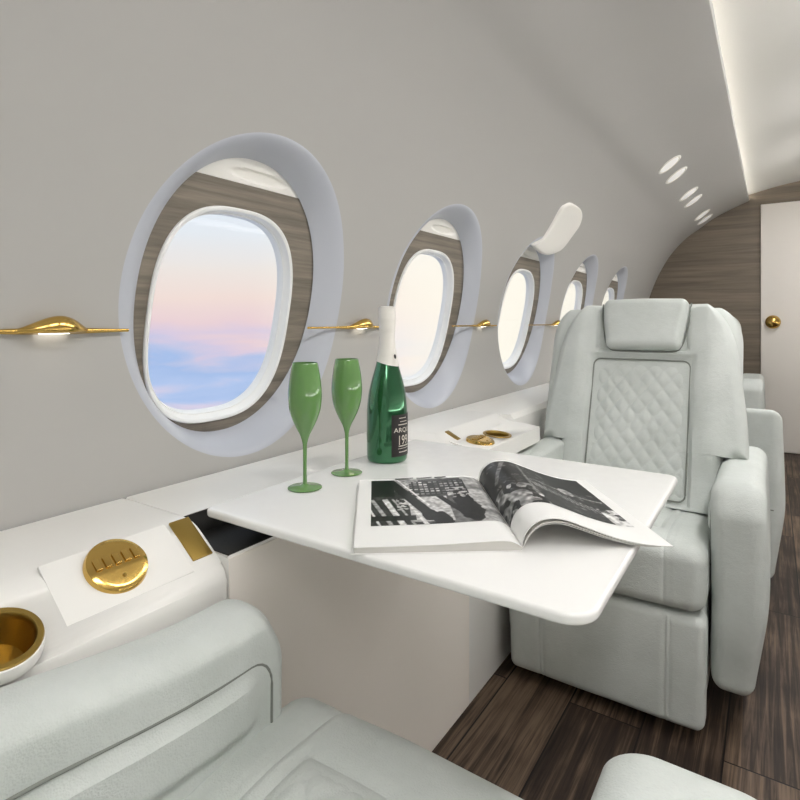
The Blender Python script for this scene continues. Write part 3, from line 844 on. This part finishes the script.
# foil, its lower hem dips towards the front
V = []; F = []; n = 64
zs = [k/24 for k in range(25)]
for q in zs:
    for k in range(n):
        ph = 2*pi*k/n; zlo = .203-.006*cos(ph-radians(75))
        z = zlo+(.2985-zlo)*q
        r = rad_at(z)+.0012
        r += .0018*smoothstep(.268, .273, z)+.0015*smoothstep(.285, .296, z)
        p = (cam2*cos(ph)+rgt*sin(ph))*r; V.append((p.x, p.y, z))
for (r, z) in ((.0178, .302), (.0180, .316), (.0168, .3215), (.012, .323), (.0, .3232)):
    for k in range(n):
        ph = 2*pi*k/n; p = (cam2*cos(ph)+rgt*sin(ph))*r; V.append((p.x, p.y, z))
m = len(V)//n
for i in range(m-1):
    for k in range(n): F.append((i*n+k, i*n+(k+1) % n, (i+1)*n+(k+1) % n, (i+1)*n+k))
mesh('foil', V, F, M['foil'], bt)
def patch(name, p0, p1, z0, z1, off, mat, par, nu=40, nz=6):
    V = [on_bottle(p0+(p1-p0)*i/nu, z0+(z1-z0)*j/nz, off) for j in range(nz+1) for i in range(nu+1)]
    F = [(j*(nu+1)+i, j*(nu+1)+i+1, (j+1)*(nu+1)+i+1, (j+1)*(nu+1)+i) for j in range(nz) for i in range(nu)]
    k = len(V); V += [on_bottle(p0+(p1-p0)*i/nu, z0+(z1-z0)*j/nz, off-.0003) for j in range(nz+1) for i in range(nu+1)]
    F += [tuple(q+k for q in x)[::-1] for x in F]
    return mesh(name, V, F, mat, par)
lab = patch('label', radians(12), radians(118), .0145, .100, .0006, M['label'], bt)
def text_mesh(txt, size):
    cu = bpy.data.curves.new('lettering', 'FONT'); cu.body = txt; cu.size = size; cu.resolution_u = 4
    o = bpy.data.objects.new('lettering', cu); COL.objects.link(o); bpy.context.view_layer.update()
    me = bpy.data.meshes.new_from_object(o.evaluated_get(bpy.context.evaluated_depsgraph_get()))
    bpy.data.objects.remove(o); bpy.data.curves.remove(cu)
    bm = bmesh.new(); bm.from_mesh(me); bmesh.ops.triangulate(bm, faces=bm.faces)
    bmesh.ops.subdivide_edges(bm, edges=[e for e in bm.edges if e.calc_length() > .003], cuts=2)
    bm.to_mesh(me); bm.free(); return me
def write(txt, size, ph0, z, sx=1.0, arc=0):
    me = text_mesh(txt, size)
    w = max(v.co.x for v in me.vertices)
    for v in me.vertices:
        x, y = v.co.x*sx, v.co.y
        v.co = on_bottle(ph0+x/.0432, z+y+arc*(1-((2*x/(w*sx)-1)**2)), .0012)
    me.name = 'lettering'; o = link('lettering', me, M['ink'], lab); return o
write('ARQU', .0135, radians(18), .0640, 1.15)
write('199', .0275, radians(28), .0385, .74)
for (p0, p1, z, h) in ((34, 62, .092, .0016), (38, 66, .085, .0014), (32, 70, .0785, .0018), (33, 74, .0345, .0022), (31, 76, .0300, .0010), (34, 70, .0225, .0020)):
    # small print, too fine to read
    a = p0
    while a < p1:
        w_ = random.uniform(2.2, 4.2)
        patch('small_print', radians(a), radians(min(a+w_, p1)), z, z+h, .0011, M['ink'], lab, 2, 1); a += w_+1.1
# round dark seal on the foil
V = [on_bottle(radians(50)+.0042*cos(2*pi*k/20)/.024, .218+.0048*sin(2*pi*k/20), .0021) for k in range(20)]
mesh('seal', V, [tuple(range(20))], M['label'], bt)

# ------------------------------------------------------------------ green flutes
def flute(x, y, label):
    t = thing('champagne_flute', label, 'glass', (x, y, TZ), group='green champagne flutes on the table')
    out = [(.0040, .0062), (.0036, .012), (.0033, .020), (.0033, .05), (.0036, .072), (.0048, .081), (.0085, .0925), (.0160, .107), (.0222, .121), (.0268, .136), (.0290, .152), (.0293, .166), (.0280, .184), (.0252, .204), (.0222, .2185)]
    oc = [(p.x, p.y) for p in catmull(out, 5)]
    inn = [(r-.0011, z) for r, z in oc if z > .088]
    v, f = lathe(oc+[(oc[-1][0]-.0005, .2190)]+inn[::-1]+[(0, .0868)], 56); mesh('bowl', v, f, M['flute'], t)
    v, f = lathe([(0, .0004), (.0285, .0004), (.0298, .0012), (.0295, .0020), (.024, .0030), (.014, .0042), (.0075, .0055), (.0040, .0075), (0, .009)], 56); mesh('foot', v, f, M['flute'], t)
flute(-.678, .7147, 'green champagne flute standing at the left, nearer the large window')
flute(-.679, .831, 'green champagne flute standing between the other flute and the bottle')

# ------------------------------------------------------------------ open magazine
S0 = Vector((-.2625, .671, TZ)); E1 = Vector((.804, .595, 0)).normalized(); E2 = Vector((-E1.y, E1.x, 0))
mg = thing('magazine', 'open magazine with black and white photographs lying on the white table', 'magazine', S0)
PL = .298
def crv(pts): return [(p.x, p.y) for p in catmull(pts, 8)]
left = crv([(-.213, .0085), (-.17, .0092), (-.12, .0102), (-.08, .0115), (-.05, .0130), (-.028, .0138), (-.014, .0125), (-.005, .0085), (0, .005)])
right = crv([(0, .005), (.002, .016), (.008, .028), (.020, .0375), (.036, .0410), (.055, .0390), (.080, .0300), (.110, .0185), (.140, .0095), (.168, .0045), (.196, .0022)])
right2 = crv([(0, .0035), (.0045, .013), (.012, .024), (.023, .0325), (.038, .0362), (.056, .0350), (.080, .0268), (.110, .0158), (.140, .0072), (.162, .0034), (.180, .0026)])
def sheet(name, cv, t0, t1, th, mat, par, bottom=None, nt=16):
    """sweep a cross-section curve along the spine; thickness th or down to a lower curve"""
    V = []; F = []; n = len(cv)
    for j in range(nt+1):
        t = t0+(t1-t0)*j/nt
        for (s, h) in cv: V.append(E1*s+E2*t+Vector((0, 0, h)))
        for i, (s, h) in enumerate(cv): V.append(E1*s+E2*t+Vector((0, 0, bottom if bottom is not None else h-th)))
    w = 2*n
    for j in range(nt):
        for i in range(n-1):
            a = j*w+i; F.append((a, a+1, a+1+w, a+w)); a += n; F.append((a, a+w, a+1+w, a+1))
        for i in (0, n-1): a = j*w+i; F.append((a, a+w, a+w+n, a+n))
    for j in (0, nt):
        for i in range(n-1): a = j*w+i; F.append((a, a+n, a+n+1, a+1))
    return mesh(name, V, F, mat, par)
lo = [(s, h-.0009) for s, h in left]
sheet('page_block', lo, .001, PL-.001, 0, M['pagecut'], mg, bottom=.0008)
sheet('page', left, 0, PL, .0008, M['paper'], mg)
sheet('cover', [(-.216, .0007), (-.1, .0007), (0, .0007)], -.001, PL+.001, .0006, M['paper'], mg)
sheet('page', right, 0, PL, .0011, M['paper'], mg)
sheet('page', right2, .001, PL-.001, .0014, M['pagecut'], mg)
sheet('page', [(s*.96+.001, h*.93-.0004) for s, h in right2], .002, PL-.002, .0006, M['paper'], mg)

def rnd(u, v, s, k=0): return noise.noise(Vector((u*s, v*s, k*7.3)))
def cell(u, v, s, k=0):
    d, p = noise.voronoi(Vector((u*s, v*s, k*3.1)))
    return d[0], d[1], (noise.cell(p[0]*13.7) if len(p) else 0)
def stripe(u, v, ax, ay, bx, by, w):
    L = sqrt((bx-ax)**2+(by-ay)**2); t = ((u-ax)*(bx-ax)+(v-ay)*(by-ay))/(L*L)
    d = abs((u-ax)*(by-ay)-(v-ay)*(bx-ax))/L
    return 0 <= t <= 1 and d < w
def ink_left(u, v):
    """a dim shop interior: beams on the left, shelves at the back, figures in front"""
    c = .20+.10*rnd(u, v, 5)
    if u > .42: c = .38+.22*rnd(u, v*2.5, 4, 1)
    if .18 < u < .42 and v > .70: c = .62+.25*rnd(u, v, 40, 2)
    if u > .80: c = .62+.25*rnd(u*.6, v*5, 2.6, 3)
    if .30 < u < .62 and .05 < v < .55: c = .72+.05*rnd(u, v, 9)
    if .33 < u < .82 and .58 < v < .94:
        gx = (u*22) % 1; gy = (v*17) % 1; r = noise.cell(Vector((math.floor(u*22)+.5, math.floor(v*17)+.5, 2)))
        c = .10+(.75*(.5+.5*r) if .2 < gx < .85 and .25 < gy < .8 else 0)
    if u < .20 and v > .58: c = .05+.05*rnd(u, v, 22)
    for k in range(5):                                # balusters at the lower left
        if stripe(u, v, -.06+k*.085-.02*(k % 2), .52, .07+k*.085, -.02, .009+.007*(k % 3)): c = .84-.2*(k % 2)
    if u < .34 and .08 < v < .17: c = .08
    if .20 < u < .36 and .28 < v < .52 and rnd(u*1.2, v*2, 24, 5) > .05: c = .75
    if stripe(u, v, .15, 1.0, .47, .12, .050): c = .035
    if stripe(u, v, .235, 1.0, .46, .36, .008): c = .85
    if stripe(u, v, .56, .56, .74, .10, .028): c = .09
    for (fx, fy, rx, ry) in ((.745, .42, .075, .19), (.77, .22, .10, .20), (.53, .05, .07, .19), (.45, .16, .07, .10)):
        e = ((u-fx)/rx)**2+((v-fy)/ry)**2
        if e < 1+.5*rnd(u, v, 14, 6): c = .06+.16*max(0, rnd(u, v, 16, 7))
    if .64 < u < .80 and .5 < v < .75 and rnd(u, v, 26, 8) > 0: c = .66
    return min(.92, max(.015, c*(1+.28*rnd(u, v, 34, 21))+.05*rnd(u, v, 70, 9)))
def ink_right(u, v):
    """a dark crowded hall"""
    d1, d2, r = cell(u*1.5, v, 9, 1)
    c = .05+.09*max(0, rnd(u, v, 6, 11))
    if d2-d1 > .12 and rnd(u, v, 4.5, 12) > -.18: c = .16+.55*max(0, rnd(u*2, v*2, 9, 13))
    if u < .40 and v < .42 and rnd(u*1.4, v, 11, 14) > -.02: c = .55+.3*rnd(u, v, 25, 15)
    if stripe(u, v, .30, 1.0, .12, .55, .018) or stripe(u, v, .42, .95, .36, .2, .012): c = .45
    if stripe(u, v, .45, .62, .98, .45, .010): c = .55
    for k in range(14):
        if stripe(u, v, .40+k*.035, .55-.02*k, .43+k*.035, .42-.02*k, .008): c = .5
    if u > .62 and v > .6 and rnd(u, v, 7, 16) < .25: c = .04
    e = ((u-.72)/.06)**2+((v-.55)/.08)**2
    if e < 1: c = .6+.2*rnd(u, v, 20, 17)
    if u > .86 and v < .30 and rnd(u, v, 13, 18) > -.15: c = .78+.15*rnd(u, v, 20, 19)
    return min(.9, max(.012, c*(1+.45*rnd(u, v, 30, 22))+.04*rnd(u, v, 70, 20)))
def printed(name, cv, t0, t1, fn, par, nu=170, nv=130):
    Ls = [0]
    for a, b in zip(cv[:-1], cv[1:]): Ls.append(Ls[-1]+math.hypot(b[0]-a[0], b[1]-a[1]))
    def P(q):
        q *= Ls[-1]
        for i in range(len(Ls)-1):
            if Ls[i+1] >= q or i == len(Ls)-2:
                t = (q-Ls[i])/(Ls[i+1]-Ls[i]); a, b = cv[i], cv[i+1]
                tx, tz = (b[0]-a[0])/(Ls[i+1]-Ls[i]), (b[1]-a[1])/(Ls[i+1]-Ls[i])
                return a[0]+(b[0]-a[0])*t-tz*.0004, a[1]+(b[1]-a[1])*t+tx*.0004
    xs = [P(i/nu) for i in range(nu+1)]
    V = [E1*xs[i][0]+E2*(t0+(t1-t0)*j/nv)+Vector((0, 0, xs[i][1])) for j in range(nv+1) for i in range(nu+1)]
    F = [(j*(nu+1)+i, j*(nu+1)+i+1, (j+1)*(nu+1)+i+1, (j+1)*(nu+1)+i) for j in range(nv) for i in range(nu)]
    me = bpy.data.meshes.new(name); me.from_pydata([tuple(p) for p in V], [], F); me.update()
    ca = me.color_attributes.new('ink', 'FLOAT_COLOR', 'POINT')
    for j in range(nv+1):
        for i in range(nu+1):
            g = max(0, fn(i/nu, j/nv)-.05)**2.1*1.15; ca.data[j*(nu+1)+i].color = (g, g*.985, g*.96, 1)
    for p in me.polygons: p.use_smooth = True
    return link(name, me, M['print'], par)
printed('photograph', [c for c in left if c[0] > -.197 and c[0] < -.001], .070, .287, ink_left, mg)
printed('photograph', [c for c in right if c[0] < .178 and c[1] > .006 or .003 < c[0] < .178], .062, .288, ink_right, mg)
# headline strip above the left photograph
for (a, b) in ((-.150, -.118), (-.112, -.085), (-.08, -.06)):
    cv = [c for c in crv([(a, .0108+(a+.15)*.03), ((a+b)/2, .0112+(a+.15)*.03), (b, .0116+(b+.15)*.03)])]
    sheet('headline', [(s, h+.0002) for s, h in cv], .2895, .2935, .0003, M['label'], mg, nt=1)

# ------------------------------------------------------------------ unseen ceiling lamps added to brighten the cabin
for k in range(6):
    y = -.72+.98*k
    o = thing('ceiling_fill_lamp', 'unseen ceiling fill lamp added on the cabin centre line', 'lamp', (XC, y, H+1.068), group='added ceiling fill lamps along the centre line')
    from_bm('bezel', prism(round_rect(-.13, .13, -.36, .36, .04, 6), -.052, .006, 'z', .003, 2), M['frame'], o)
    v, f = rbox(-.115, .115, -.345, .345, -.085, -.010, .05, 5, (3, 6, 2)); mesh('diffuser', v, f, M['lamp'], o)

# ------------------------------------------------------------------ sky outside
w = bpy.data.worlds.new('evening_sky'); SC.world = w; w.use_nodes = True
nt = w.node_tree; bg = nt.nodes['Background']
tc = nt.nodes.new('ShaderNodeTexCoord'); sp = nt.nodes.new('ShaderNodeSeparateXYZ'); nt.links.new(tc.outputs['Generated'], sp.inputs[0])
mp = nt.nodes.new('ShaderNodeMapping'); mp.inputs['Scale'].default_value = (2.6, 2.6, 13); nt.links.new(tc.outputs['Generated'], mp.inputs['Vector'])
nz = N(nt, 'ShaderNodeTexNoise', Scale=1.6, Detail=6.0, Roughness=.52, Distortion=.4); nt.links.new(mp.outputs[0], nz.inputs['Vector'])
cen = N(nt, 'ShaderNodeMath', operation='SUBTRACT'); cen.inputs[1].default_value = .5; nt.links.new(nz.outputs['Fac'], cen.inputs[0])
# the cloud deck below the horizon is lumpy, the air above it smooth
am = N(nt, 'ShaderNodeMapRange'); am.inputs['From Min'].default_value = .03; am.inputs['From Max'].default_value = -.06; am.inputs['To Min'].default_value = .02; am.inputs['To Max'].default_value = .26
nt.links.new(sp.outputs['Z'], am.inputs['Value'])
dz = N(nt, 'ShaderNodeMath', operation='MULTIPLY_ADD'); nt.links.new(cen.outputs[0], dz.inputs[0]); nt.links.new(am.outputs[0], dz.inputs[1]); nt.links.new(sp.outputs['Z'], dz.inputs[2])
ev = N(nt, 'ShaderNodeMapRange'); ev.inputs['From Min'].default_value = -.20; ev.inputs['From Max'].default_value = .25; nt.links.new(dz.outputs[0], ev.inputs['Value'])
cr = nt.nodes.new('ShaderNodeValToRGB'); nt.links.new(ev.outputs[0], cr.inputs['Fac'])
stops = [(-.20, (176, 190, 222)), (-.155, (216, 208, 228)), (-.12, (178, 198, 234)), (-.085, (166, 190, 230)), (-.055, (190, 198, 228)), (-.03, (216, 202, 222)), (0, (233, 208, 212)), (.04, (240, 220, 212)), (.09, (236, 228, 222)), (.15, (228, 233, 238)), (.25, (220, 231, 244))]
e = cr.color_ramp.elements
for i, (z, c) in enumerate(stops):
    p = (z+.20)/.45
    if i == 0: e[0].position = p; e[0].color = srgb(*c)
    elif i == 1: e[1].position = p; e[1].color = srgb(*c)
    else: k = e.new(p); k.color = srgb(*c)
# brighter, creamier sky ahead
yy = N(nt, 'ShaderNodeMapRange'); yy.inputs['From Min'].default_value = .66; yy.inputs['From Max'].default_value = .90; nt.links.new(sp.outputs['Y'], yy.inputs['Value'])
mx = nt.nodes.new('ShaderNodeMix'); mx.data_type = 'RGBA'; mx.inputs['B'].default_value = (1.02, .965, .84, 1)
nt.links.new(yy.outputs[0], mx.inputs['Factor']); nt.links.new(cr.outputs['Color'], mx.inputs['A']); nt.links.new(mx.outputs['Result'], bg.inputs['Color'])
bg.inputs['Strength'].default_value = .97

# ------------------------------------------------------------------ camera and view
cd = bpy.data.cameras.new('camera'); cam = bpy.data.objects.new('camera', cd); COL.objects.link(cam)
cd.sensor_width = 36; cd.sensor_fit = 'HORIZONTAL'; cd.lens = 36*556/800
cd.shift_y = -(400-322)/800
cd.clip_start = .02; cd.clip_end = 200
cam.location = (0, 0, H); cam.rotation_euler = (radians(90), 0, math.atan(372/556))
SC.camera = cam
vs = SC.view_settings; vs.view_transform = 'Standard'; vs.look = 'None'; vs.exposure = .13; vs.gamma = 1; vs.use_curve_mapping = False
